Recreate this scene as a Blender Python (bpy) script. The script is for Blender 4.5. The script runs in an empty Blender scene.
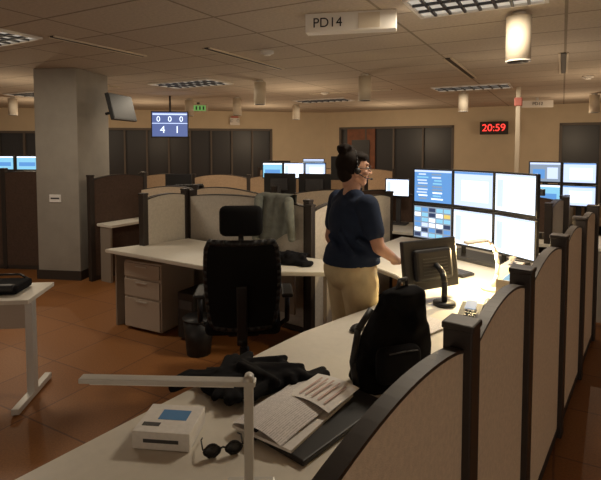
import bpy, bmesh, math, random
from mathutils import Vector, Matrix, Euler, noise
random.seed(7)
R=math.radians
# ---------------------------------------------------------------- materials
def mat(name,col,rough=.6,metal=0,emit=None,es=0,var=0,vs=20,bump=0,bs=200,spec=.5):
    m=bpy.data.materials.new(name); m.use_nodes=True
    nt=m.node_tree; p=nt.nodes['Principled BSDF']
    p.inputs['Base Color'].default_value=(*col,1); p.inputs['Roughness'].default_value=rough
    p.inputs['Metallic'].default_value=metal; p.inputs['Specular IOR Level'].default_value=spec
    if emit: 
        p.inputs['Emission Color'].default_value=(*emit,1); p.inputs['Emission Strength'].default_value=es
    tc=nt.nodes.new('ShaderNodeTexCoord')
    if var>0:
        n=nt.nodes.new('ShaderNodeTexNoise'); n.inputs['Scale'].default_value=vs; n.inputs['Detail'].default_value=4
        nt.links.new(tc.outputs['Object'],n.inputs['Vector'])
        r=nt.nodes.new('ShaderNodeValToRGB')
        r.color_ramp.elements[0].position=.3; r.color_ramp.elements[1].position=.7
        r.color_ramp.elements[0].color=(*[c*(1-var) for c in col],1)
        r.color_ramp.elements[1].color=(*[min(1,c*(1+var)) for c in col],1)
        nt.links.new(n.outputs['Fac'],r.inputs['Fac']); nt.links.new(r.outputs['Color'],p.inputs['Base Color'])
    if bump>0:
        n=nt.nodes.new('ShaderNodeTexNoise'); n.inputs['Scale'].default_value=bs
        nt.links.new(tc.outputs['Object'],n.inputs['Vector'])
        b=nt.nodes.new('ShaderNodeBump'); b.inputs['Strength'].default_value=bump; b.inputs['Distance'].default_value=.01
        nt.links.new(n.outputs['Fac'],b.inputs['Height']); nt.links.new(b.outputs['Normal'],p.inputs['Normal'])
    return m
def brickmat(name,c1,c2,mc,w,h,ms,rotz,rough=.9,bias=0,off=0.0,speck=0.1,sscale=60):
    m=bpy.data.materials.new(name); m.use_nodes=True; nt=m.node_tree; p=nt.nodes['Principled BSDF']
    p.inputs['Roughness'].default_value=rough
    tc=nt.nodes.new('ShaderNodeTexCoord'); mp=nt.nodes.new('ShaderNodeMapping')
    mp.inputs['Rotation'].default_value=(0,0,rotz)
    nt.links.new(tc.outputs['Object'],mp.inputs['Vector'])
    b=nt.nodes.new('ShaderNodeTexBrick'); b.offset=off
    b.inputs['Scale'].default_value=1; b.inputs['Brick Width'].default_value=w; b.inputs['Row Height'].default_value=h
    b.inputs['Mortar Size'].default_value=ms; b.inputs['Bias'].default_value=bias
    b.inputs['Color1'].default_value=(*c1,1); b.inputs['Color2'].default_value=(*c2,1); b.inputs['Mortar'].default_value=(*mc,1)
    nt.links.new(mp.outputs['Vector'],b.inputs['Vector'])
    n=nt.nodes.new('ShaderNodeTexNoise'); n.inputs['Scale'].default_value=sscale; n.inputs['Detail'].default_value=6
    nt.links.new(tc.outputs['Object'],n.inputs['Vector'])
    mx=nt.nodes.new('ShaderNodeMix'); mx.data_type='RGBA'; mx.blend_type='MULTIPLY'; mx.inputs['Factor'].default_value=1
    rp=nt.nodes.new('ShaderNodeValToRGB'); rp.color_ramp.elements[0].position=.35; rp.color_ramp.elements[1].position=.65
    rp.color_ramp.elements[0].color=(1-speck,1-speck,1-speck,1); rp.color_ramp.elements[1].color=(1,1,1,1)
    nt.links.new(n.outputs['Fac'],rp.inputs['Fac'])
    nt.links.new(b.outputs['Color'],mx.inputs['A']); nt.links.new(rp.outputs['Color'],mx.inputs['B'])
    nt.links.new(mx.outputs['Result'],p.inputs['Base Color'])
    return m
ROOM=R(-28.6)   # room axes: b=(.88,-.48) along back wall, a=(.48,.88)
M={}
M['ceil']=brickmat('ceiling_tile',(.60,.53,.44),(.56,.49,.41),(.31,.26,.20),1.2,.6,.012,-ROOM,speck=.14,sscale=40)
M['floor']=brickmat('carpet_tile',(.34,.14,.040),(.29,.115,.034),(.18,.07,.028),.6,.6,.006,-ROOM,rough=.5,speck=.25,sscale=90)
M['wall']=mat('wall_paint',(.62,.52,.37),.85,var=.04,vs=3)
M['column']=mat('column_paint',(.31,.285,.25),.85,var=.08,vs=4,bump=.2,bs=90)
M['base']=mat('dark_trim',(.035,.025,.02),.6)
M['cream']=mat('panel_fabric_cream',(.74,.61,.46),.95,var=.08,vs=60,bump=.3,bs=350)
M['grey']=mat('panel_fabric_grey',(.50,.455,.40),.95,var=.08,vs=50,bump=.3,bs=350)
M['tan']=mat('panel_fabric_tan',(.44,.30,.19),.95,var=.10,vs=50,bump=.3,bs=350)
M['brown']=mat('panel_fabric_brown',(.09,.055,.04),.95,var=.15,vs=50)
M['post']=mat('post_metal',(.035,.026,.022),.5,.2)
M['lam']=mat('desk_laminate',(.72,.68,.60),.42,var=.03,vs=30)
M['lamd']=mat('desk_edge',(.28,.24,.20),.5)
M['ped']=mat('pedestal_paint',(.50,.43,.36),.6)
M['black']=mat('black_plastic',(.010,.010,.012),.5)
M['blackf']=mat('black_fabric',(.006,.006,.008),.95,var=.3,vs=12,spec=.2)
M['mesh']=mat('chair_mesh',(.007,.007,.008),.9,bump=.3,bs=500,spec=.2)
M['dgrey']=mat('dark_grey_plastic',(.05,.05,.055),.5)
M['silver']=mat('brushed_silver',(.62,.61,.58),.45,.35)
M['white']=mat('white_plastic',(.78,.75,.70),.5)
M['offw']=mat('off_white_paint',(.66,.58,.46),.6)
M['paper']=mat('paper',(.80,.78,.76),.8,var=.05,vs=60)
M['papert']=brickmat('printed_paper',(.44,.42,.42),(.62,.60,.60),(.82,.79,.79),.05,.008,.003,0,rough=.8,off=.5,speck=.1)
M['red']=mat('print_red',(.55,.18,.15),.7)
M['pink']=mat('print_pink',(.62,.45,.42),.7)
M['blue']=mat('print_blue',(.08,.25,.55),.6)
M['green']=mat('jacket_olive',(.17,.18,.16),.95,var=.2,vs=15,bump=.3,bs=80)
M['glass']=mat('dark_glass',(.030,.030,.034),.40)
M['frame']=mat('window_frame',(.12,.10,.085),.6)
M['wood']=mat('door_wood',(.22,.075,.03),.5,var=.25,vs=6)
M['skin']=mat('skin',(.52,.29,.20),.55,var=.05,vs=30)
M['hair']=mat('hair',(.012,.007,.005),.75,bump=.25,bs=120,spec=.15)
M['shirt']=mat('navy_tshirt',(.018,.028,.058),.9,var=.12,vs=12,bump=.2,bs=30,spec=.2)
M['khaki']=mat('khaki_trousers',(.60,.50,.31),.9,var=.08,vs=15,bump=.3,bs=25)
M['lip']=mat('lips',(.35,.10,.09),.5)
M['eyew']=mat('eye_white',(.7,.68,.65),.3)
M['lwhite']=mat('lit_panel_dim',(.4,.4,.4),.5,emit=(1,.92,.78),es=.38)
def em(name,c,s): return mat(name,(.02,.02,.02),.3,emit=c,es=s)
E={'white':em('screen_white',(.78,.87,1),1.7),'lav':em('screen_lavender',(.60,.71,1),1.3),'blue':em('screen_blue',(.11,.31,.68),1.15),
   'navy':em('screen_navy',(.03,.07,.20),.6),'cyan':em('screen_cyan',(.30,.70,.95),1.0),'red':em('led_red',(1,.04,.03),2.2),
   'yel':em('screen_yellow',(1,.75,.2),.9),'grn':em('exit_green',(.25,.6,.15),.5),'tvblue':em('tv_blue',(.14,.20,.48),.75),'led':em('lamp_led',(1,.80,.45),14),
   'grey':em('screen_grey',(.30,.38,.50),.95)}
# ---------------------------------------------------------------- builder
class B:
    def __init__(s,name): s.name=name; s.bm=bmesh.new(); s.mats=[]
    def mi(s,m):
        if m not in s.mats: s.mats.append(m)
        return s.mats.index(m)
    def add(s,t,m,Mx=None,smooth=False):
        i=s.mi(m)
        if Mx is not None: bmesh.ops.transform(t,matrix=Mx,verts=t.verts)
        for f in t.faces: f.material_index=i; f.smooth=smooth
        me=bpy.data.meshes.new('t'); t.to_mesh(me); t.free(); s.bm.from_mesh(me); bpy.data.meshes.remove(me)
        return s
    def box(s,c,sz,m,rot=(0,0,0),bev=0):
        t=bmesh.new(); bmesh.ops.create_cube(t,size=1)
        bmesh.ops.scale(t,vec=Vector(sz),verts=t.verts)
        if bev>0: bmesh.ops.bevel(t,geom=list(t.edges),offset=bev,segments=3 if bev>.03 else 2,affect='EDGES',profile=.5)
        return s.add(t,m,Matrix.Translation(c)@Euler(rot).to_matrix().to_4x4(),bev>.03)
    def cyl(s,p0,p1,r0,m,r1=None,seg=16,smooth=True):
        p0=Vector(p0);p1=Vector(p1); r1=r0 if r1 is None else r1
        d=p1-p0; L=d.length
        if L<1e-6: return s
        t=bmesh.new(); bmesh.ops.create_cone(t,cap_ends=True,segments=seg,radius1=r0,radius2=r1,depth=L)
        q=Vector((0,0,1)).rotation_difference(d)
        return s.add(t,m,Matrix.Translation((p0+p1)/2)@q.to_matrix().to_4x4(),smooth)
    def ell(s,c,r,m,rot=(0,0,0),seg=20):
        t=bmesh.new(); bmesh.ops.create_uvsphere(t,u_segments=seg,v_segments=max(8,seg*2//3),radius=1)
        bmesh.ops.scale(t,vec=Vector(r),verts=t.verts)
        return s.add(t,m,Matrix.Translation(c)@Euler(rot).to_matrix().to_4x4(),True)
    def cap(s,p0,p1,r0,r1,m,seg=14):
        s.cyl(p0,p1,r0,m,r1,seg); s.ell(p0,(r0,)*3,m,seg=seg); s.ell(p1,(r1,)*3,m,seg=seg); return s
    def tube(s,pts,r,m,seg=8):
        for i in range(len(pts)-1):
            s.cyl(pts[i],pts[i+1],r,m,seg=seg)
            if i: s.ell(pts[i],(r,)*3,m,seg=seg)
        return s
    def prism(s,pts,z0,z1,m,Mx=None,bev=0):
        t=bmesh.new(); vs=[t.verts.new((x,y,z0)) for x,y in pts]; f=t.faces.new(vs)
        r=bmesh.ops.extrude_face_region(t,geom=[f]); 
        vv=[g for g in r['geom'] if isinstance(g,bmesh.types.BMVert)]
        bmesh.ops.translate(t,vec=(0,0,z1-z0),verts=vv)
        bmesh.ops.recalc_face_normals(t,faces=t.faces)
        if bev>0: bmesh.ops.bevel(t,geom=[e for e in t.edges if abs((e.verts[0].co-e.verts[1].co).z)<1e-5],offset=bev,segments=2,affect='EDGES')
        return s.add(t,m,Mx)
    def grid(s,fn,nu,nv,m,smooth=True,closed_u=False):
        t=bmesh.new(); g=[[t.verts.new(fn(i/(nu-1),j/(nv-1))) for j in range(nv)] for i in range(nu)]
        for i in range(nu-1):
            for j in range(nv-1): t.faces.new((g[i][j],g[i+1][j],g[i+1][j+1],g[i][j+1]))
        return s.add(t,m,None,smooth)
    def finish(s,loc=(0,0,0),rotz=0,parent=None,rot=None,mods=None):
        me=bpy.data.meshes.new(s.name); s.bm.to_mesh(me); s.bm.free()
        for m in s.mats: me.materials.append(m)
        o=bpy.data.objects.new(s.name,me); bpy.context.collection.objects.link(o)
        o.location=loc; o.rotation_euler=rot if rot else (0,0,rotz)
        if parent: o.parent=parent
        return o
def empty(name,loc=(0,0,0),rotz=0):
    o=bpy.data.objects.new(name,None); bpy.context.collection.objects.link(o); o.location=loc; o.rotation_euler=(0,0,rotz); return o
def text(name,s,size,m,parent,loc,rot,ext=.002,align='CENTER'):
    c=bpy.data.curves.new(name,'FONT'); c.body=s; c.size=size; c.extrude=ext; c.align_x=align; c.align_y='CENTER'
    o=bpy.data.objects.new(name+'_c',c); bpy.context.collection.objects.link(o)
    dg=bpy.context.evaluated_depsgraph_get(); me=bpy.data.meshes.new_from_object(o.evaluated_get(dg))
    bpy.data.objects.remove(o)
    me.materials.clear(); me.materials.append(m)
    q=bpy.data.objects.new(name,me); bpy.context.collection.objects.link(q); q.parent=parent; q.location=loc; q.rotation_euler=rot
    return q
def XZ(y=0):  # maps prism (x,y,z)->(x, z, y): profile in x/z plane, thickness along y
    return Matrix(((1,0,0,0),(0,0,1,y),(0,1,0,0),(0,0,0,1)))
def evalmesh(b,vox,smooth,name,m):
    o=b.finish(); 
    r=o.modifiers.new('r','REMESH'); r.mode='VOXEL'; r.voxel_size=vox
    sm=o.modifiers.new('s','SMOOTH'); sm.factor=.5; sm.iterations=smooth
    dg=bpy.context.evaluated_depsgraph_get(); dg.update()
    me=bpy.data.meshes.new_from_object(o.evaluated_get(dg)); bpy.data.objects.remove(o)
    me.materials.clear(); me.materials.append(m)
    for p in me.polygons: p.use_smooth=True; p.material_index=0
    q=bpy.data.objects.new(name,me); bpy.context.collection.objects.link(q)
    return q
def remesh(b,vox,smooth,name,parent,m):
    q=evalmesh(b,vox,smooth,name,m); q.parent=parent; return q
# ---------------------------------------------------------------- room shell
H=2.75
b=B('floor'); b.box((0,5,-.05),(26,22,.1),M['floor']); b.finish()
b=B('ceiling'); b.box((0,5,H+.05),(26,22,.1),M['ceil']); b.finish()
def wallseg(name,p0,p1,openings=(),th=.15,base=True):
    p0=Vector((*p0,0));p1=Vector((*p1,0)); L=(p1-p0).length; ang=math.atan2(p1.y-p0.y,p1.x-p0.x)
    b=B(name); x=0
    for (a,c,z0,z1) in sorted(openings):
        b.box(((x+a)/2,th/2,H/2),(a-x,th,H),M['wall'])
        b.box(((a+c)/2,th/2,(H+z1)/2),(c-a,th,H-z1),M['wall'])
        if z0>0: b.box(((a+c)/2,th/2,z0/2),(c-a,th,z0),M['wall'])
        x=c
    b.box(((x+L)/2,th/2,H/2),(L-x,th,H),M['wall'])
    return b.finish(p0,ang),p0,ang
def win(name,p0,ang,a,c,z0,z1,nm,door=False,wood=()):
    b=B(name); w=c-a
    f=.06
    b.box((w/2,.10,(z0+z1)/2),(w,.02,z1-z0),M['glass'])
    for x in (f/2,w-f/2): b.box((x,.05,(z0+z1)/2),(f,.14,z1-z0),M['frame'])
    for z in (z0+f/2,z1-f/2): b.box((w/2,.05,z),(w,.14,f),M['frame'])
    for i in range(1,nm):
        b.box((w*i/nm,.06,(z0+z1)/2),(.05,.10,z1-z0),M['frame'])
    for (x0,x1) in wood:
        b.box(((x0+x1)/2,.04,(z0+z1)/2+.0),(x1-x0,.05,z1-z0-.1),M['wood'])
        b.box(((x0+x1)/2,.01,1.55),(x1-x0-.3,.04,.75),M['glass'])
        b.cyl((x1-.08,-.03,1.0),(x1-.18,-.03,1.0),.012,M['silver'])
    q=Matrix.Rotation(ang,4,'Z')@Vector((a,0,0))
    return b.finish(p0+q,ang)
PL=(-10.5,12.03);PC=(.76,14.5);PR=(10.44,9.22)
opL=[(2.6,3.9,.0,2.15),(4.6,9.9,.7,2.25)]
w,p0,ang=wallseg('wall_back',PL,PC,opL)
win('window_1',p0,ang,4.6,9.9,.7,2.25,9)
win('door_1',p0,ang,2.6,3.9,0,2.15,2)
opR=[(.45,3.75,0,2.3),(6.2,9.6,0,2.3)]
w,p1,ang1=wallseg('wall_right_back',PC,PR,opR)
win('window_2',p1,ang1,.45,3.75,0,2.3,4,wood=[(.25,1.1)])
win('window_3',p1,ang1,6.2,9.6,0,2.3,4,wood=[(.9,1.8)])
wallseg('wall_right',PR,(12.5,-3)); wallseg('wall_left',(-12.5,-3),PL)
for nm,(q0,q1) in {'baseboard_back':(PL,PC),'baseboard_right_back':(PC,PR)}.items():
    q0=Vector((*q0,0));q1=Vector((*q1,0));L=(q1-q0).length
    b=B(nm); b.box((L/2,-.012,.05),(L,.02,.1),M['base']); b.finish(q0,math.atan2(q1.y-q0.y,q1.x-q0.x))
# column
b=B('column'); b.box((0,0,H/2),(.60,.76,H),M['column'],bev=.01)
b.box((0,0,.06),(.63,.79,.12),M['base'])
b.box((-.03,-.385,1.07),(.16,.012,.10),M['paper']); b.box((-.03,-.392,1.07),(.12,.004,.02),M['dgrey'])
b.box((.304,-.1,.46),(.012,.09,.13),M['white']); b.box((.311,-.1,.48),(.004,.03,.03),M['dgrey']); b.box((.311,-.1,.43),(.004,.03,.03),M['dgrey'])
b.finish((-3.11,6.60,0),R(-8))
# ---------------------------------------------------------------- ceiling things
def troffer(x,y,w=1.2,d=.6,n=8):
    b=B('recessed_ceiling_light')
    b.box((0,0,H-.004),(w,d,.006),M['lwhite'])
    for s in (-1,1):
        b.box((0,s*(d/2),H-.012),(w+.03,.025,.022),M['white']); b.box((s*(w/2),0,H-.012),(.025,d,.022),M['white'])
    for i in range(1,n): b.box((-w/2+w*i/n,0,H-.016),(.018,d-.03,.018),M['dgrey'])
    for i in range(1,3): b.box((0,-d/2+d*i/3,H-.016),(w-.03,.018,.018),M['dgrey'])
    b.finish((x,y,0),ROOM)
TR=[(1.19,3.32,.85,.5),(-3.0,4.6,1.2,.35),(-1.75,7.7,1.2,.6),(2.9,8.2,1.2,.6),(-5,9.2,1.2,.6),(.5,10.5,1.2,.6)]
for t in TR: troffer(*t)
def pend(x,y,r=.088,h=.36):
    b=B('pendant_downlight'); b.cyl((0,0,H),(0,0,H-.03),r*.55,M['white'],seg=24)
    b.cyl((0,0,H-.03),(0,0,H-h),r,M['offw'],seg=32,smooth=True)
    b.cyl((0,0,H-h+.001),(0,0,H-h-.006),r*1.02,M['white'],seg=32); b.cyl((0,0,H-h-.006),(0,0,H-h-.009),r*.85,M['base'],seg=32)
    b.finish((x,y,0))
PD=[(1.64,3.66),(.90,6.76),(-.62,7.4),(-2.35,10.2),(5.6,9.2),(-5.9,9.9),(3.0,8.9),(-1.3,9.9),(-.1,11.5)]
for x,y in PD: pend(x,y)
def slot(x,y,L,rz):
    b=B('ceiling_slot_diffuser'); b.box((0,0,H-.006),(.05,L,.01),M['base']); b.box((-.04,0,H-.008),(.02,L,.014),M['offw']); b.box((.04,0,H-.008),(.02,L,.014),M['offw']); b.finish((x,y,0),rz)
slot(-2.0,4.9,1.1,ROOM); slot(2.1,6.3,1.8,ROOM); slot(-3.4,7.6,1.3,ROOM); slot(3.2,5.9,1.6,ROOM);slot(.9,8.9,1.6,ROOM+R(90)); slot(-.6,5.6,1.5,ROOM)
# hanging signs
e=empty('hanging_sign',(.38,3.68,0),R(-12))
b=B('sign_body'); b.box((.0,0,2.68),(.68,.11,.14),M['white'],bev=.004)
b.cyl((-.2,0,2.73),(-.2,0,H),.006,M['silver']); b.cyl((.2,0,2.73),(.2,0,H),.006,M['silver'])
b.box((.14,-.057,2.68),(.16,.004,.11),M['offw']); b.finish(parent=e)
text('sign_text','PD14',.10,M['black'],e,(-.17,-.057,2.675),(R(90),0,0))
e=empty('hanging_sign',(4.9,10.0,0),R(-12)); b=B('sign_body'); b.box((0,0,2.62),(.6,.08,.14),M['white'],bev=.004); b.box((0,0,2.72),(.05,.03,.06),M['silver']); b.finish(parent=e)
text('sign_text','PD12',.09,M['dgrey'],e,(0,-.045,2.62),(R(90),0,0))
b=B('exit_sign'); b.box((0,0,2.62),(.42,.05,.18),M['offw'],bev=.005); b.box((0,-.028,2.62),(.34,.006,.12),E['grn']); 
for i in range(4): b.box((-.12+.08*i,-.033,2.62),(.035,.003,.08),M['dgrey'])
b.box((0,0,2.73),(.06,.03,.05),M['dgrey']); b.finish((-2.35,11.1,0),R(5))
def det(x,y):
    b=B('smoke_detector'); b.cyl((0,0,H),(0,0,H-.03),.07,M['white'],seg=24); b.cyl((0,0,H-.03),(0,0,H-.05),.05,M['white'],.035,seg=24); b.finish((x,y,0))
det(-3.9,7.8);det(.45,9.0);det(-.35,5.1);det(4.1,6.9)
b=B('emergency_light'); b.box((0,-.06,0),(.28,.10,.20),M['white'],bev=.01); b.ell((-.09,-.12,.02),(.05,.03,.05),M['silver']); b.ell((.09,-.12,.02),(.05,.03,.05),M['silver'])
b.box((0,-.10,.13),(.2,.05,.04),M['red']); b.finish((-1.9,13.9,2.45),math.atan2(2.47,11.26))
# ---------------------------------------------------------------- screens
def ui(b,w,h,y,style,z0=0,x0=0):
    def q(x,z,sw,sh,m,k=1): b.box((x0+x*w/2,y-.0012*k,z0+z*h/2),(sw*w,.001,sh*h),m)
    if style=='text':
        b.box((x0,y,z0),(w,.002,h),E['blue']); q(0,.93,1,.06,E['lav'])
        for i in range(9):
            for c in (-.55,.25):
                q(c+random.uniform(-.05,.05),.74-.19*i,.30*random.uniform(.6,1.1),.045,random.choice([E['lav'],E['cyan'],E['grey'],E['white']]))
    elif style=='grid':
        b.box((x0,y,z0),(w,.002,h),E['grey'])
        for i in range(5):
            for j in range(6): q(-.8+.4*i,-.8+.32*j,.17,.12,random.choice([E['blue'],E['lav'],E['navy'],E['cyan'],E['white'],E['yel'] if (i+j)%4==0 else E['cyan']]))
    elif style=='white':
        b.box((x0,y,z0),(w,.002,h),E['white']); q(0,.94,1,.05,E['lav']); q(-.75,-.05,.16,.75,E['lav'])
    elif style=='lav':
        b.box((x0,y,z0),(w,.002,h),E['lav']); q(0,.93,1,.06,E['blue']); q(.1,-.1,.7,.6,E['white'])
    elif style=='cyan':
        b.box((x0,y,z0),(w,.002,h),E['cyan']); q(0,.9,1,.1,E['white']); q(0,-.2,.8,.3,E['blue'])
    elif style=='blue':
        b.box((x0,y,z0),(w,.002,h),E['grey']); q(0,.9,1,.1,E['lav']); q(-.4,-.2,.4,.5,E['blue']); q(.5,-.1,.35,.6,E['lav'])
    elif style=='off': b.box((x0,y,z0),(w,.002,h),M['black'])
def monitor_parts(b,x,z,w,h,style,y=0):
    b.box((x,y,z),(w,.035,h),M['black'],bev=.005)
    b.box((x,y+.03,z),(w*.55,.04,h*.55),M['dgrey'],bev=.01)
    ui(b,w-.03,h-.035,y-.0185,style,z0=z+.003,x0=x)
def monitor(loc,normal,w,h,style,zc,zb=.75,name='computer_monitor'):
    b=B(name); monitor_parts(b,0,zc-zb,w,h,style)
    b.box((0,.045,(zc-zb)/2+.01),(.06,.03,zc-zb),M['dgrey'],bev=.004); b.box((0,.04,.009),(.24,.18,.018),M['dgrey'],bev=.006)
    return b.finish((loc[0],loc[1],zb+.002),math.atan2(normal[0],-normal[1]))
# ---------------------------------------------------------------- partitions
def panel_run(p0,ang,posts,h,m,arch=.07,postm=None,wob=None,slope=0,name='cubicle_partition',pw=.066,ph=0,th=.056):
    postm=postm or M['post']; b=B(name)
    for i in range(len(posts)-1):
        a=posts[i]+.035;c=posts[i+1]-.035; n=18
        pts=[(a,.06),(c,.06)]
        top=[]
        for k in range(n+1):
            t=1-k/n; z=h-.05+arch*math.sin(math.pi*t)**.8-slope*(1-t)**1.4
            if wob: z-=wob*(.5-.5*math.cos(math.pi*(t if i%2 else 1-t)))
            top.append((a+(c-a)*t,z))
        b.prism(pts+top,-th/2,th/2,m,XZ())
        b.prism([(a,.0),(c,0),(c,.06),(a,.06)],-.02,.02,M['base'],XZ())
        for k in range(n):
            (xa,za),(xb,zb)=top[k],top[k+1]; dx=math.hypot(xb-xa,zb-za)
            b.box(((xa+xb)/2,0,(za+zb)/2+.003),(dx+.004,th+.004,.010),postm,rot=(0,-math.atan2(zb-za,xb-xa),0))
    for s in posts:
        b.box((s,0,(h+ph)/2),(pw,pw+.004,h+ph),postm,bev=.006); b.box((s,0,h+ph+.008),(pw+.008,pw+.012,.022),postm,bev=.006)
    return b.finish((*p0,0),ang)
WA=math.atan2(.8,.6); O=(.49,1.43)
def L2W(s,t): return (O[0]+.6*s-.8*t, O[1]+.8*s+.6*t)
panel_run(O,WA,[-1.9,-.95,0,.80,1.76,2.66,3.55],1.19,M['cream'],arch=.06,slope=.05,pw=.085,ph=.015,th=.038)
# main desk
b=B('workstation_desk')
pts=[(-1.5,.05),(3.45,.05),(3.45,1.8),(2.25,1.8),(2.12,1.5),(1.95,1.15),(1.8,1.0),(1.6,.95),(1.15,.95),(.9,1.0),(.6,1.05),(.3,1.06),(-1.5,1.06)]
b.prism(pts,.715,.75,M['lam'],bev=.006)
for s in (-1.4,.25): b.box((s,.5,.357),(.03,.85,.714),M['lamd'])
b.box((3.3,.9,.357),(.03,1.5,.714),M['lamd']); b.box((2.3,1.6,.357),(.05,.05,.714),M['post'])
b.box((1,.10,.50),(4.6,.02,.40),M['lamd'])
b.finish((*O,0),WA)
b=B('desktop_computer'); b.box((0,0,.23),(.45,.2,.42),M['black'],bev=.01); b.box((-.228,0,.3),(.004,.15,.1),M['dgrey']); 
for s in(-1,1): b.box((.15*s,0,.01),(.04,.18,.02),M['dgrey'])
b.finish((*L2W(1.2,.35),0),WA)
# monitor array
e=empty('monitor_array',(1.47,4.05,.75),math.atan2(-.83,.56))
b=B('mount'); b.box((0,.14,.02),(.7,.30,.04),M['dgrey'],bev=.01); b.cyl((-.2,.14,.04),(-.2,.14,.74),.02,M['dgrey']); b.cyl((.2,.14,.04),(.2,.14,.74),.02,M['dgrey'])
for z in (.31,.645): b.box((0,.10,z),(1.1,.03,.05),M['dgrey'])
b.finish(parent=e)
st={(-1,1):'text',(0,1):'lav',(1,1):'white',(-1,0):'grid',(0,0):'white',(1,0):'white'}
for (i,j),s in st.items():
    b=B('screen_%d_%d'%(i+2,j+1)); monitor_parts(b,0,0,.405,.328,s)
    b.finish((i*.405,-abs(i)*.035,.31+.335*j-.015),rot=(0,0,R(-10*i)),parent=e)
# side monitor (seen from behind)
e=empty('touch_monitor',(.845,3.10,.752),math.atan2(-.43,-.9))
b=B('panel')
b.box((0,0,0),(.44,.035,.32),M['black'],bev=.008); b.box((0,.03,.0),(.3,.05,.2),M['black'],bev=.02); ui(b,.41,.29,-.0185,'off')
for i in range(6): b.box((0,.056,-.06+.02*i),(.2,.004,.006),M['dgrey'])
o=b.finish((0,0,.23),rot=(R(8),0,0),parent=e)
b=B('arm'); b.cyl((0,.14,0),(0,.14,.02),.07,M['black']); b.cyl((0,.14,.02),(0,.14,.14),.018,M['black']); b.tube([(0,.14,.14),(0,.12,.2),(.0,.06,.24)],.018,M['black'])
b.finish(parent=e)
# task lamp
b=B('task_lamp'); b.cyl((0,0,0),(0,0,.02),.08,M['white'],seg=24)
pa=[(.0,0,.02),(.03,0,.1),(.035,0,.18),(.02,0,.26),(-.02,0,.32),(-.07,0,.345)]
b.tube(pa,.014,M['white'],seg=12); b.box((-.13,0,.34),(.16,.07,.02),M['white'],bev=.006,rot=(0,R(-5),0)); b.box((-.13,0,.328),(.13,.05,.004),E['led'],rot=(0,R(-5),0))
b.finish((1.34,3.30,.752),R(10))
def keyboard(x,y,rz,z=.752):
    b=B('keyboard'); b.box((0,0,.01),(.44,.15,.018),M['black'],bev=.004)
    for i in range(14):
        for j in range(5): b.box((-.2+.0305*i,-.055+.027*j,.022),(.025,.022,.007),M['dgrey'])
    b.finish((x,y,z),rz)
keyboard(1.16,3.80,R(-56)); 
def phone(x,y,rz,z=.752):
    b=B('desk_phone'); b.prism([(-.1,0),(.1,0),(.1,.07),(-.1,.02)],-.09,.09,M['black'],XZ()); b.cap((-.07,-.06,.07),(.07,-.06,.10),.02,.02,M['dgrey'])
    b.box((.04,.03,.075),(.09,.06,.006),E['grey'],rot=(0,R(-14),0))
    for i in range(4):
        for j in range(3): b.box((-.06+.022*i,.0+.022*j,.045+.0055*i),(.014,.014,.006),M['dgrey'])
    b.finish((x,y,z),rz)
phone(1.00,2.70,R(60)); 
def cup(x,y,m,z=.752,r=.04,h=.11,name='coffee_cup'):
    b=B(name); b.cyl((0,0,0),(0,0,h),r*.8,m,r,seg=24); b.cyl((0,0,h),(0,0,h+.008),r*1.05,M['white'],seg=24); b.cyl((0,0,h+.008),(0,0,h+.016),r*.8,M['white'],seg=24); b.finish((x,y,z))
cup(1.56,3.30,M['offw']); cup(1.10,3.50,M['dgrey'])
b=B('tissue_box'); b.box((0,0,.06),(.22,.12,.12),M['offw'],bev=.004); b.box((0,0,.121),(.12,.03,.003),M['dgrey']); b.grid(lambda u,v:(-.05+.1*u,.02*math.sin(6*u)*v,.12+.06*v*(1-.5*abs(u-.5))),8,5,M['paper']); b.finish((1.58,3.54,.752),R(50))
def paperstack(x,y,rz,w=.21,d=.297,n=4,z=.752,name='paper_stack'):
    b=B(name)
    for i in range(n): b.box((random.uniform(-.01,.01),random.uniform(-.01,.01),.0015+.003*i),(w,d,.0025),M['paper'] if i<n-1 else M['papert'],rot=(0,0,random.uniform(-.08,.08)))
    b.finish((x,y,z),rz)
paperstack(.66,2.66,R(40))
b=B('computer_mouse'); b.ell((0,0,.012),(.055,.032,.02),M['black']); b.box((0,0,.006),(.09,.05,.012),M['black'],bev=.004); b.finish((.31,2.56,.752),R(50))
b=B('desktop_organizer'); b.box((0,0,.01),(.16,.30,.02),M['offw']); 
for z in (.09,.17): b.box((0,0,z),(.16,.30,.008),M['offw'])
for y in (-.15,.15): b.box((0,y,.1),(.16,.01,.2),M['offw'])
b.box((.0,0,.03),(.14,.24,.015),M['papert']); b.box((0,0,.11),(.14,.24,.02),M['paper']); b.box((0,0,.18),(.12,.2,.012),M['blue']); b.finish((1.33,2.92,.752),R(-37))
# ---------------------------------------------------------------- near desk items
e=empty('led_desk_lamp',(-.145,1.31,.75),R(0))
LH=.345
b=B('lamp_body'); b.box((0,0,.01),(.14,.14,.02),M['silver'],bev=.006); b.box((0,0,LH/2+.01),(.026,.018,LH),M['silver'],bev=.003)
b.box((-.225,0,LH),(.49,.034,.014),M['silver'],rot=(0,R(1.2),0),bev=.003); b.cyl((0,-.016,LH+.004),(0,.016,LH+.004),.014,M['silver'])
b.box((-.24,0,LH-.0085),(.40,.024,.004),M['white'],rot=(0,R(1.2),0)); b.finish(parent=e)
b=B('cardboard_box'); b.box((0,0,.03),(.195,.17,.06),M['paper'],bev=.002); b.box((.01,.02,.0605),(.10,.06,.001),M['blue']); b.box((-.05,-.04,.0605),(.06,.02,.001),M['dgrey'])
b.box((.0,-.0855,.03),(.12,.001,.012),M['dgrey']); b.box((-.098,0,.03),(.001,.1,.02),M['blue']); b.finish((-.45,1.61,.752),R(-6))
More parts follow.
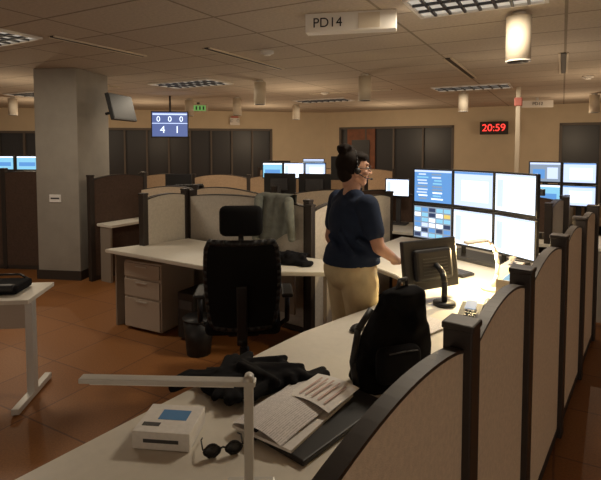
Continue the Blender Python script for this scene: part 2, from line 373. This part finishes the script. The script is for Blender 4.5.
# crumpled jacket: flattened folds fused into one cloth surface
def garment(name,loc,rz,rx,ry,h,m,seed,z=.752,vox=.009,n=26):
    rnd=random.Random(seed); b=B('tmp')
    b.ell((0,0,h*.18),(rx*.85,ry*.85,h*.32),m,seg=32)
    for i in range(n):
        a=rnd.uniform(0,6.283); r=rnd.random()**.6
        cx,cy=rx*.72*r*math.cos(a),ry*.72*r*math.sin(a); d=rnd.uniform(-.9,.9)+a*.3; L=rnd.uniform(.05,.12)*(rx/.25)
        zz=h*(.30+.45*(1-r)*rnd.random()+.12)
        dx,dy=L*math.cos(d),L*math.sin(d)
        b.cap((cx-dx,cy-dy,zz*.75),(cx+dx,cy+dy,zz*rnd.uniform(.5,1)),rnd.uniform(.016,.030),rnd.uniform(.010,.022),m,seg=10)
    for s in (-1,1):   # sleeves, flattened
        p=[(s*rx*.5,-ry*.3*s,.03),(s*rx*.95,-ry*.6*s,.026),(s*rx*1.25,-ry*.35*s,.022)]
        for k in range(2):
            for off in (-.018,.018): b.cap((p[k][0],p[k][1]+off,p[k][2]),(p[k+1][0],p[k+1][1]+off,p[k+1][2]),.026,.022,m,seg=10)
    bmesh.ops.bisect_plane(b.bm,geom=list(b.bm.verts)+list(b.bm.edges)+list(b.bm.faces),plane_co=(0,0,-50),plane_no=(0,0,1))
    for v in b.bm.verts:
        if v.co.z<0.002: v.co.z=.002
    q=evalmesh(b,vox,2,name,m)
    zmin=min(v.co.z for v in q.data.vertices)
    for v in q.data.vertices: v.co.z-=zmin
    q.location=(*loc,z); q.rotation_euler=(0,0,rz); return q
garment('black_jacket',(-.21,1.97),R(20),.25,.16,.12,M['blackf'],5)
# open binder with printed pages
b=B('open_binder')
b.box((.02,-.06,.010),(.48,.24,.020),M['black'],bev=.005,rot=(0,0,R(-5)))
b.cyl((-.22,.06,.018),(.24,.045,.018),.018,M['black'])
b.box((-.02,.03,.026),(.42,.25,.010),M['paper'],rot=(0,0,R(3)))
b.grid(lambda u,v:(-.23+.40*u,-.07+.22*v,.034+.020*math.sin(math.pi*v)+.008*math.sin(4*u)),16,10,M['papert'])
b.grid(lambda u,v:(-.0+.22*u,-.10+.20*v,.050+.018*math.sin(math.pi*v)*(1-u*.5)),12,10,M['paper'])
for i in range(5): b.box((.10+.0*i,-.065+.028*i,.0535+.018*math.sin(math.pi*(.175+.14*i))),(.15,.008,.001),M['pink'])
b.finish((.02,1.72,.752),R(53))
# backpack
b=B('backpack')
def bp(u,v):
    a=u*2*math.pi; z=.39*v; k=(1-.55*v**1.2)*(1 if v<.93 else (1-((v-.93)/.07))**.5)*(1 if v>.05 else .85+3*v)
    x=.20*k*math.copysign(abs(math.cos(a))**.7,math.cos(a)); y=.09*k*math.copysign(abs(math.sin(a))**.7,math.sin(a))
    n=.05*noise.noise(Vector((x*8,y*8,z*8)))+.014*noise.noise(Vector((x*25,y*25,z*25)))
    return (x+n+.09*v,y+n+.04*v,z)
b.grid(bp,56,36,M['blackf']); b.prism([(.16*math.cos(i*.524),.07*math.sin(i*.524)) for i in range(12)],0,.01,M['blackf'])
b.box((-.01,-.085,.11),(.20,.07,.15),M['blackf'],bev=.034); b.tube([(-.07,-.118,.17),(0,-.122,.175),(.06,-.118,.17)],.003,M['dgrey'])
b.tube([(.05,.03,.37),(.07,.04,.415),(.11,.05,.415),(.12,.06,.36)],.009,M['black']); b.tube([(-.08,.02,.31),(-.15,.0,.24),(-.19,-.03,.12),(-.18,-.05,.02)],.014,M['black'])
b.finish((*L2W(.39,.43),.752),R(20))
b=B('sunglasses')
for s in (-1,1):
    b.tube([(s*.035+.027*math.cos(a),0,.020+.018*math.sin(a)) for a in [i*2*math.pi/14 for i in range(15)]],.003,M['black']); b.cyl((s*.035,-.001,.020),(s*.035,.001,.020),.025,M['glass'],seg=20)
    b.tube([(s*.064,0,.028),(s*.066,.06,.024),(s*.060,.10,.006)],.0025,M['black'])
b.tube([(-.01,0,.024),(0,0,.028),(.01,0,.024)],.003,M['black']); b.finish((-.25,1.50,.753),R(15))
# ---------------------------------------------------------------- left table fragment
b=B('side_table'); b.box((0,0,.735),(1.2,.42,.03),M['lam'],bev=.004)
for sx in(-1,1):
    b.box((sx*.52,0,.03),(.05,.52,.04),M['silver'],bev=.005); b.box((sx*.52,0,.38),(.05,.07,.69),M['silver'],bev=.005)
b.box((0,0,.6),(1.0,.02,.22),M['ped']); b.finish((-2.39,3.22,0),R(6))
b=B('messenger_bag'); b.box((0,0,.03),(.34,.24,.06),M['blackf'],bev=.02); b.box((0,-.1,.045),(.3,.05,.05),M['black'],bev=.015); b.tube([(-.15,.1,.05),(-.05,.12,.08),(.08,.12,.08),(.15,.1,.05)],.008,M['black']); b.finish((-2.08,3.27,.752),R(5))
# ---------------------------------------------------------------- left workstation
b=B('workstation_desk'); 
pts=[(-1.90,4.62),(-.86,3.98),(-.2,3.78),(.22,3.76),(.34,4.12),(-.02,4.31),(-1.22,5.17),(-1.42,4.98)]
b.prism(pts,.715,.75,M['lam'],bev=.005)
def seg(p,q,z0,z1,th,m,bb):
    p=Vector(p);q=Vector(q);c=(p+q)/2;d=q-p; bb.box((c.x,c.y,(z0+z1)/2),(d.length,th,z1-z0),m,rot=(0,0,math.atan2(d.y,d.x)))
seg((-1.80,4.62),(-1.48,4.92),0,.714,.03,M['lamd'],b); seg((.20,3.86),(.28,4.12),0,.714,.03,M['lamd'],b); seg((-1.1,4.98),(-.05,4.2),.25,.714,.02,M['lamd'],b)
b.finish()
b=B('drawer_pedestal'); b.box((0,0,.34),(.46,.46,.64),M['ped'],bev=.005)
for i,(z,hh) in enumerate([(.58,.14),(.41,.17),(.17,.29)]):
    b.box((0,-.238,z),(.44,.018,hh-.01),M['ped'],bev=.003); b.box((0,-.25,z+hh/2-.03),(.14,.008,.012),M['silver'])
for sx in(-1,1):
    for sy in(-1,1): b.cyl((.16*sx,.18*sy,0),(.16*sx,.18*sy,.03),.02,M['black'])
b.finish((-1.38,4.66,0),R(-27))
b=B('desktop_computer'); b.box((0,0,.23),(.2,.42,.42),M['black'],bev=.01); b.box((0,-.212,.33),(.15,.004,.08),M['dgrey']); 
for s in(-1,1): b.box((0,.15*s,.01),(.18,.04,.02),M['dgrey'])
b.finish((-.92,4.4,0),R(-30))
b=B('waste_bin'); b.cyl((0,0,0),(0,0,.3),.10,M['black'],.13,seg=24); b.cyl((0,0,.3),(0,0,.31),.135,M['black'],seg=24); b.finish((-.86,3.98,0))
panel_run((-1.58,4.80),math.atan2(.58,.30),[0,.62],1.26,M['grey'],arch=.03)
panel_run((-1.24,5.38),math.atan2(-.6,.8),[0,1.64],1.24,M['grey'],arch=.05)
panel_run((.09,4.36),math.atan2(.8,.6),[.0,.8,1.6],1.20,M['grey'],arch=.05)
garment('black_bag',(-.10,4.06),R(-20),.17,.12,.20,M['blackf'],8,n=16,vox=.012)
b=B('draped_jacket')
def dr(u,v):
    x=-.18+.36*u; 
    if v<.3: y=.05; z=1.27-.25*(.3-v)/.3
    elif v<.4: y=.05-.10*(v-.3)/.1; z=1.275
    else: y=-.05; z=1.27-.42*(v-.4)/.6*(1+.15*math.sin(5*u))
    return (x*(1+.2*v),y+ (-.02 if v>=.4 else .02)*abs(math.sin(9*u+3*v)),z+.02)
b.grid(dr,28,28,M['green']); b.cap((-.17,-.08,1.24),(-.2,-.1,.86),.045,.035,M['green']); b.cap((.2,-.08,1.24),(.24,-.09,.9),.045,.035,M['green'])
b.finish((-.22,4.60,0),R(-37))
# ---------------------------------------------------------------- office chair
def office_chair(x,y,rz,headrest=True,h=1.0):
    b=B('office_chair')
    for i in range(5):
        a=i*2*math.pi/5+.3; ca,sa=math.cos(a),math.sin(a)
        b.cyl((0,0,.11),(.30*ca,.30*sa,.075),.026,M['black'],.018,seg=10)
        b.cyl((.30*ca-.02*sa,.30*sa+.02*ca,.03),(.30*ca+.02*sa,.30*sa-.02*ca,.03),.03,M['black'],seg=14)
        b.cyl((.30*ca,.30*sa,.03),(.30*ca,.30*sa,.08),.01,M['black'])
    b.cyl((0,0,.09),(0,0,.28),.035,M['black']); b.cyl((0,0,.28),(0,0,.44),.022,M['dgrey']); b.box((0,0,.43),(.22,.24,.05),M['black'],bev=.01)
    b.box((0,.02,.50),(.52,.50,.10),M['blackf'],bev=.04)
    def bk(off):
        def f(u,v):
            w=.225*(.78+.30*math.sin(math.pi*(.15+.62*v)))*(1 if .04<v<.96 else .93)
            x=(2*u-1)*w; z=.52+.60*v
            return (x,-.25+off+.05*(2*u-1)**2-.10*v+.06*math.sin(math.pi*v),z)
        return f
    b.grid(bk(0),20,20,M['mesh']); b.grid(bk(-.035),20,20,M['mesh'])
    fo=bk(-.017); edge=[fo(0,i/12) for i in range(13)]+[fo(i/8,1) for i in range(1,9)]+[fo(1,1-i/12) for i in range(1,13)]+[fo(1-i/8,0) for i in range(1,9)]
    b.tube(edge,.022,M['black'])
    b.box((0,-.30,.62),(.07,.03,.42),M['black'],rot=(R(6),0,0),bev=.01); b.tube([(0,-.30,.44),(0,-.15,.42),(0,0,.43)],.028,M['black'])
    if headrest:
        b.tube([(0,-.33,1.05),(0,-.37,1.16),(0,-.37,1.24)],.018,M['black'])
        b.box((0,-.35,1.265),(.28,.085,.20),M['mesh'],bev=.04)
    for s in(-1,1):
        b.tube([(s*.24,-.05,.45),(s*.31,-.05,.50),(s*.31,-.06,.68)],.018,M['black']); b.box((s*.31,-.01,.70),(.08,.27,.03),M['black'],bev=.012)
    b.finish((x,y,0),rz)
office_chair(-.41,3.44,R(4))
# ---------------------------------------------------------------- other rows (background)
def pod(x,y,rz,L,m,h=1.25,mons=(),back=True,dd=.75,arch=.05,posts=None,side=-1,wob=None):
    c,s=math.cos(rz),math.sin(rz)
    n=max(1,round(L/1.0)); panel_run((x,y),rz,posts or [L*i/n for i in range(n+1)],h,m,arch=arch,wob=wob)
    b=B('workstation_desk'); b.box((L/2,side*(dd/2+.04),.73),(L-.1,dd,.035),M['lam'],bev=.004)
    for xx in (.08,L-.08): b.box((xx,side*(dd/2+.04),.356),(.03,dd-.1,.712),M['lamd'])
    b.finish((x,y,0),rz)
    for (px,st,fac,w,hh,zc) in mons:
        wx=x+c*px-s*side*.32; wy=y+s*px+c*side*.32
        nrm=(-s*fac,c*fac) ; monitor((wx,wy),nrm,w,hh,st,zc)
pod(-3.0,9.0,R(-10),4.2,M['tan'],1.22,[(2.62,'cyan',-1,.36,.28,1.33),(2.99,'white',-1,.36,.28,1.33),(3.36,'lav',-1,.36,.28,1.33),(.9,'off',-1,.5,.3,1.1)],side=-1,arch=.06)
pod(-2.55,6.9,R(-14),3.4,M['cream'],1.20,[(2.25,'off',1,.45,.3,1.22),(2.75,'off',1,.45,.3,1.22),(3.2,'off',1,.45,.32,1.45)],side=1,arch=.06,wob=.08)
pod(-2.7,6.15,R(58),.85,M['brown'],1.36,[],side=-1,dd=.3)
pod(-6.0,8.9,R(-8),2.2,M['tan'],1.25,[(.3,'cyan',-1,.45,.26,1.45),(.8,'cyan',-1,.45,.26,1.45),(1.28,'cyan',-1,.42,.26,1.45)],side=-1)
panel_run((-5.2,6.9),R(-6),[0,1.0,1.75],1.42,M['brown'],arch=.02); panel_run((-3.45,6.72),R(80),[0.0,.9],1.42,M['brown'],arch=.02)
pod(-1.0,11.6,R(-12),3.2,M['tan'],1.22,[(.6,'off',-1,.5,.32,1.25),(1.4,'blue',-1,.5,.32,1.3)],side=-1)
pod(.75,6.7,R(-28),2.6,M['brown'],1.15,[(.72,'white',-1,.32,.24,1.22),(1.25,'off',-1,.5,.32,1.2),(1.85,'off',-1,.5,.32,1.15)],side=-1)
pod(2.90,6.5,R(-32),2.6,M['tan'],1.05,[(.40,'blue',-1,.37,.27,1.42),(.775,'lav',-1,.37,.27,1.42),(.40,'cyan',-1,.37,.27,1.14),(.775,'lav',-1,.37,.27,1.14)],side=-1)
pod(2.55,4.9,R(53),1.8,M['grey'],1.15,[],side=-1,dd=.5)
pod(3.7,5.0,R(53),3.0,M['cream'],1.2,[],side=1,dd=.6)
office_chair(1.75,5.4,R(-120),False); office_chair(-1.9,8.0,R(20),False)
e=empty('wall_television',(-2.44,6.58,2.27),R(80))
b=B('tv'); b.box((0,0,0),(.60,.05,.36),M['black'],bev=.008); b.box((0,.04,0),(.3,.04,.2),M['dgrey']); b.box((0,-.0265,0),(.56,.003,.32),M['black']); b.tube([(0,.05,0),(.02,.14,-.02),(0,.25,-.02)],.02,M['black']); o=b.finish(parent=e); o.rotation_euler=(R(-14),0,0)
e=empty('status_television',(-2.60,9.6,2.18),R(10))
b=B('tv'); b.box((0,0,0),(.72,.06,.52),M['black'],bev=.008); b.box((0,-.032,0),(.68,.003,.48),E['tvblue']); b.box((0,-.035,.02),(.68,.002,.015),E['lav']); b.cyl((0,.05,0),(0,.05,.57),.02,M['dgrey'])
b.box((0,-.035,.2),(.66,.002,.03),E['lav']); b.finish(parent=e)
for i,t in enumerate('000'): text('digit_%d'%i,t,.15,E['white'],e,(-.22+.22*i,-.036,.10),(R(90),0,0))
for i,t in enumerate('41'): text('digit_%d'%(i+4),t,.20,E['white'],e,(-.14+.28*i,-.036,-.11),(R(90),0,0))
e=empty('digital_wall_clock',(4.84,12.05,2.20),R(-28.6))
b=B('housing'); b.box((0,0,0),(.66,.08,.32),M['black'],bev=.01); b.box((0,-.041,0),(.62,.004,.28),M['base']); b.finish(parent=e)
text('time_digits','20:59',.25,E['red'],e,(0,-.046,0),(R(90),0,0),ext=.004)
b=B('power_pole'); b.box((0,0,H/2),(.07,.07,H),M['offw'],bev=.005); b.box((0,0,.75),(.09,.09,.2),M['dgrey']); b.box((0,0,2.5),(.12,.1,.14),M['red'],bev=.01); b.finish((3.7,8.2,0),ROOM)
# ---------------------------------------------------------------- person
W=empty('woman',(.355,3.19,0),R(24))
s=M['skin']
LA=[(-.01,-.185,1.37),(.02,-.275,1.12),(.215,-.20,1.00)]
RA=[(-.01,.185,1.37),(-.03,.275,1.10),(.08,.27,.87)]
b=B('body')
b.ell((-.01,0,.93),(.14,.18,.14),s); b.ell((.02,0,1.08),(.15,.17,.17),s); b.ell((.0,0,1.27),(.12,.17,.16),s)
b.cap((-.01,-.15,1.375),(-.01,.15,1.375),.055,.055,s); b.cap((-.03,0,1.37),(.0,0,1.53),.062,.052,s)
for A in (LA,RA):
    b.cap(A[0],A[1],.055,.042,s); b.cap(A[1],A[2],.043,.027,s)
for y in(-1,1):
    b.cap((0,y*.095,.88),(.01,y*.11,.48),.09,.06,s); b.cap((.01,y*.11,.48),(-.02,y*.115,.10),.058,.04,s); b.cap((-.02,y*.115,.06),(.12,y*.13,.045),.04,.03,s)
remesh(b,.012,4,'body',W,s)
b=B('shirt')
m=M['shirt']
b.ell((-.015,0,1.04),(.175,.200,.11),m); b.ell((.03,0,1.13),(.17,.19,.18),m); b.ell((.0,0,1.26),(.145,.19,.18),m); b.ell((-.035,0,1.25),(.13,.18,.18),m)
for y in(-1,1): b.ell((.085,y*.075,1.24),(.08,.085,.08),m); b.ell((-.02,y*.10,1.36),(.085,.10,.07),m)
b.cap((-.02,-.07,1.41),(-.02,.07,1.41),.06,.06,m)
for A in (LA,RA):
    mid=Vector(A[0]).lerp(Vector(A[1]),.62); b.cap(A[0],mid,.078,.066,m)
b.cyl((-.015,0,.975),(-.015,0,1.03),.195,m,.185,seg=32)
for (x0,y0,z0,x1,y1,z1) in [(-.16,-.10,1.20,-.10,-.17,1.06),(-.165,.02,1.16,-.15,-.10,1.05),(-.08,-.185,1.16,.08,-.185,1.05),(.02,-.19,1.22,.13,-.13,1.12)]:
    b.cap((x0,y0,z0),(x1,y1,z1),.018,.022,m,seg=10)
remesh(b,.011,4,'shirt',W,m)
b=B('trousers'); m=M['khaki']
b.ell((-.025,0,.93),(.175,.205,.15),m)
for y in(-1,1):
    b.cap((-.01,y*.10,.86),(.01,y*.115,.48),.128,.088,m); b.cap((.01,y*.115,.48),(-.02,y*.115,.13),.085,.070,m)
remesh(b,.012,4,'trousers',W,m)
b=B('shoes')
for y in(-1,1):
    b.ell((.04,y*.125,.045),(.135,.05,.045),M['black']); b.ell((-.04,y*.12,.06),(.06,.045,.06),M['black']); b.box((.035,y*.125,.012),(.26,.09,.024),M['dgrey'],bev=.01)
b.finish(parent=W)
def hand(name,wp,d,up,thumb_side,curl):
    d=Vector(d).normalized(); up=Vector(up); up=(up-d*up.dot(d)).normalized(); y=up.cross(d)
    Mx=Matrix((( d.x,y.x,up.x,wp[0]),(d.y,y.y,up.y,wp[1]),(d.z,y.z,up.z,wp[2]),(0,0,0,1)))
    b=B(name); t=thumb_side
    b.cap((-.03,0,0),(.01,0,0),.025,.024,s); b.ell((.045,0,0),(.048,.040,.017),s)
    for i,(yy,L) in enumerate([(.029,.068),(.010,.076),(-.010,.071),(-.028,.056)]):
        p=Vector((.078-.004*abs(i-1),yy*t,0)); a=0; r=.0092
        b.cap((.04,yy*t*.8,0),p,.011,.0098,s)
        for k,fr in enumerate((.45,.30,.25)):
            a+=curl*(.5 if k==0 else 1)
            q=p+Vector((math.cos(a),.10*yy*t*10*.3,-math.sin(a)))*L*fr
            b.cap(p,q,r,r*.9,s,seg=10); p=q; r*=.9
    p=Vector((.015,.030*t,-.004)); q=Vector((.048,.062*t,-.016)); q2=Vector((.075,.070*t,-.026))
    b.cap((.01,.018*t,0),p,.016,.014,s); b.cap(p,q,.014,.0105,s); b.cap(q,q2,.0105,.009,s)
    bmesh.ops.transform(b.bm,matrix=Mx,verts=b.bm.verts)
    remesh(b,.0035,2,name,W,s)
hand('hand_right',LA[2],(.9,.10,-.12),(.15,0,1),1,.30)
hand('hand_left',RA[2],(.25,0,-1),(0,1,0.05),-1,.35)
HD=empty('head',(0.005,0,0)); HD.parent=W
b=B('face')
b.ell((-.01,0,1.615),(.098,.077,.092),s,seg=28); b.ell((.03,0,1.565),(.062,.058,.075),s,seg=24); b.ell((.05,0,1.512),(.034,.034,.026),s); b.cap((.0,.03,1.53),(.05,.015,1.505),.03,.024,s); b.cap((.0,-.03,1.53),(.05,-.015,1.505),.03,.024,s)
b.cap((.085,0,1.605),(.108,0,1.572),.009,.014,s); b.ell((.098,.012,1.568),(.011,.009,.008),s); b.ell((.098,-.012,1.568),(.011,.009,.008),s)
b.ell((.06,.035,1.57),(.028,.024,.024),s); b.ell((.06,-.035,1.57),(.028,.024,.024),s); b.cap((.076,-.04,1.628),(.076,.04,1.628),.014,.014,s)
for y in(-1,1): b.ell((-.005,y*.078,1.585),(.020,.009,.032),s,rot=(0,R(-10),0)); b.ell((-.008,y*.076,1.56),(.012,.008,.012),s)
b.cap((-.03,0,1.50),(-.01,0,1.56),.052,.052,s)
remesh(b,.0045,3,'face',HD,s)
b=B('features')
for y in(-1,1):
    b.ell((.078,y*.030,1.603),(.013,.014,.009),M['eyew']); b.ell((.089,y*.030,1.603),(.004,.006,.006),M['hair'])
    b.cap((.089,y*.018,1.622),(.080,y*.046,1.624),.003,.002,M['hair'])
    ring=[(.102-.006*abs(math.cos(a)),y*.032+.024*math.cos(a),1.600+.019*math.sin(a)) for a in [i*2*math.pi/16 for i in range(17)]]
    b.tube(ring,.0022,M['black'],seg=6); b.tube([(.098,y*.056,1.605),(.0,y*.082,1.605)],.0022,M['black'],seg=6)
b.tube([(.102,-.008,1.604),(.102,.008,1.604)],.0022,M['black'],seg=6)
b.ell((.089,0,1.540),(.009,.022,.005),M['lip']); b.ell((.088,0,1.533),(.009,.018,.005),M['lip'])
b.finish(parent=HD)
b=B('hair'); m=M['hair']
b.ell((-.035,0,1.635),(.096,.088,.093),m,seg=28); b.ell((-.06,0,1.58),(.06,.072,.075),m); b.ell((.015,0,1.675),(.078,.074,.042),m); b.ell((-.065,0,1.728),(.050,.052,.040),m); b.ell((-.04,0,1.71),(.05,.05,.035),m)
for y in(-1,1): b.ell((-.025,y*.072,1.61),(.035,.016,.045),m)
for i in range(14): 
    a=i*.9; b.ell((-.065+.040*math.cos(a),.040*math.sin(a),1.728+.014*math.sin(i*2.1)),(.017,.017,.017),m,seg=10)
for i in range(9):   # combed-back strands
    y=-.07+.0175*i; b.cap((.06-.3*y*y*10*.3,y*.8,1.69-abs(y)*.4),(-.06,y*.4,1.725),.009,.010,m,seg=8)
remesh(b,.005,1,'hair',HD,m)
b=B('headset'); 
b.tube([(-.0,.090*math.cos(a),1.60+.124*math.sin(a)) for a in [math.pi*i/14 for i in range(15)]],.004,M['black'])
b.cyl((.0,-.083,1.588),(.0,-.098,1.588),.021,M['black'],seg=20); b.cyl((.0,.083,1.588),(.0,.098,1.588),.021,M['black'],seg=20)
b.tube([(.0,-.098,1.575),(.05,-.088,1.545),(.105,-.035,1.532)],.003,M['black']); b.ell((.108,-.03,1.532),(.010,.008,.007),M['black'])
b.finish(parent=HD)
HD.rotation_euler=(0,0,R(-18)); 
# ---------------------------------------------------------------- lights
def light(kind,loc,e,col,size=.1,rot=(0,0,0),sy=None,spot=None):
    l=bpy.data.lights.new('l',kind); l.energy=e; l.color=col
    if kind=='AREA':
        l.size=size; 
        if sy: l.shape='RECTANGLE'; l.size_y=sy
    else: l.shadow_soft_size=size
    if spot: l.spot_size=spot; l.spot_blend=.6
    o=bpy.data.objects.new('lamp_or_fill_light',l); bpy.context.collection.objects.link(o); o.location=loc; o.rotation_euler=rot; return o
warm=(1,.76,.50)
for (x,y,_,_),en in zip(TR,(38,22,20,20,20,20)):
    light('AREA',(x,y,H-.03),en,(1,.86,.66),.8,(0,0,ROOM),.3)
for x,y,p in [(-5.8,10.5,19),(-3.5,11,19),(-.9,12,22),(2.2,11.6,22),(5.5,9.6,22),(4.2,6.6,15),(0,8.4,18),(-4.3,7.3,14),(2.6,5.2,9)]:  # unseen fill points without fixtures, added to brighten ceiling and far room
    light('POINT',(x,y,1.9),p,warm,0)
light('POINT',(1.19,3.27,1.05),24,(1,.74,.36),.0)
w=bpy.data.worlds.new('w'); bpy.context.scene.world=w; w.use_nodes=True
bg=w.node_tree.nodes['Background']; bg.inputs[0].default_value=(1,.83,.64,1); bg.inputs[1].default_value=.82  # added warm ambient fill, entering where the room is left open behind camera
# ---------------------------------------------------------------- camera
c=bpy.data.cameras.new('cam'); co=bpy.data.objects.new('camera',c); bpy.context.collection.objects.link(co)
co.location=(0,0,1.75); co.rotation_euler=(R(87),0,0); c.lens=28.75; c.sensor_width=36; c.sensor_fit='HORIZONTAL'; c.shift_y=-.1145; c.clip_start=.05
bpy.context.scene.camera=co
bpy.context.scene.view_settings.view_transform='Standard'
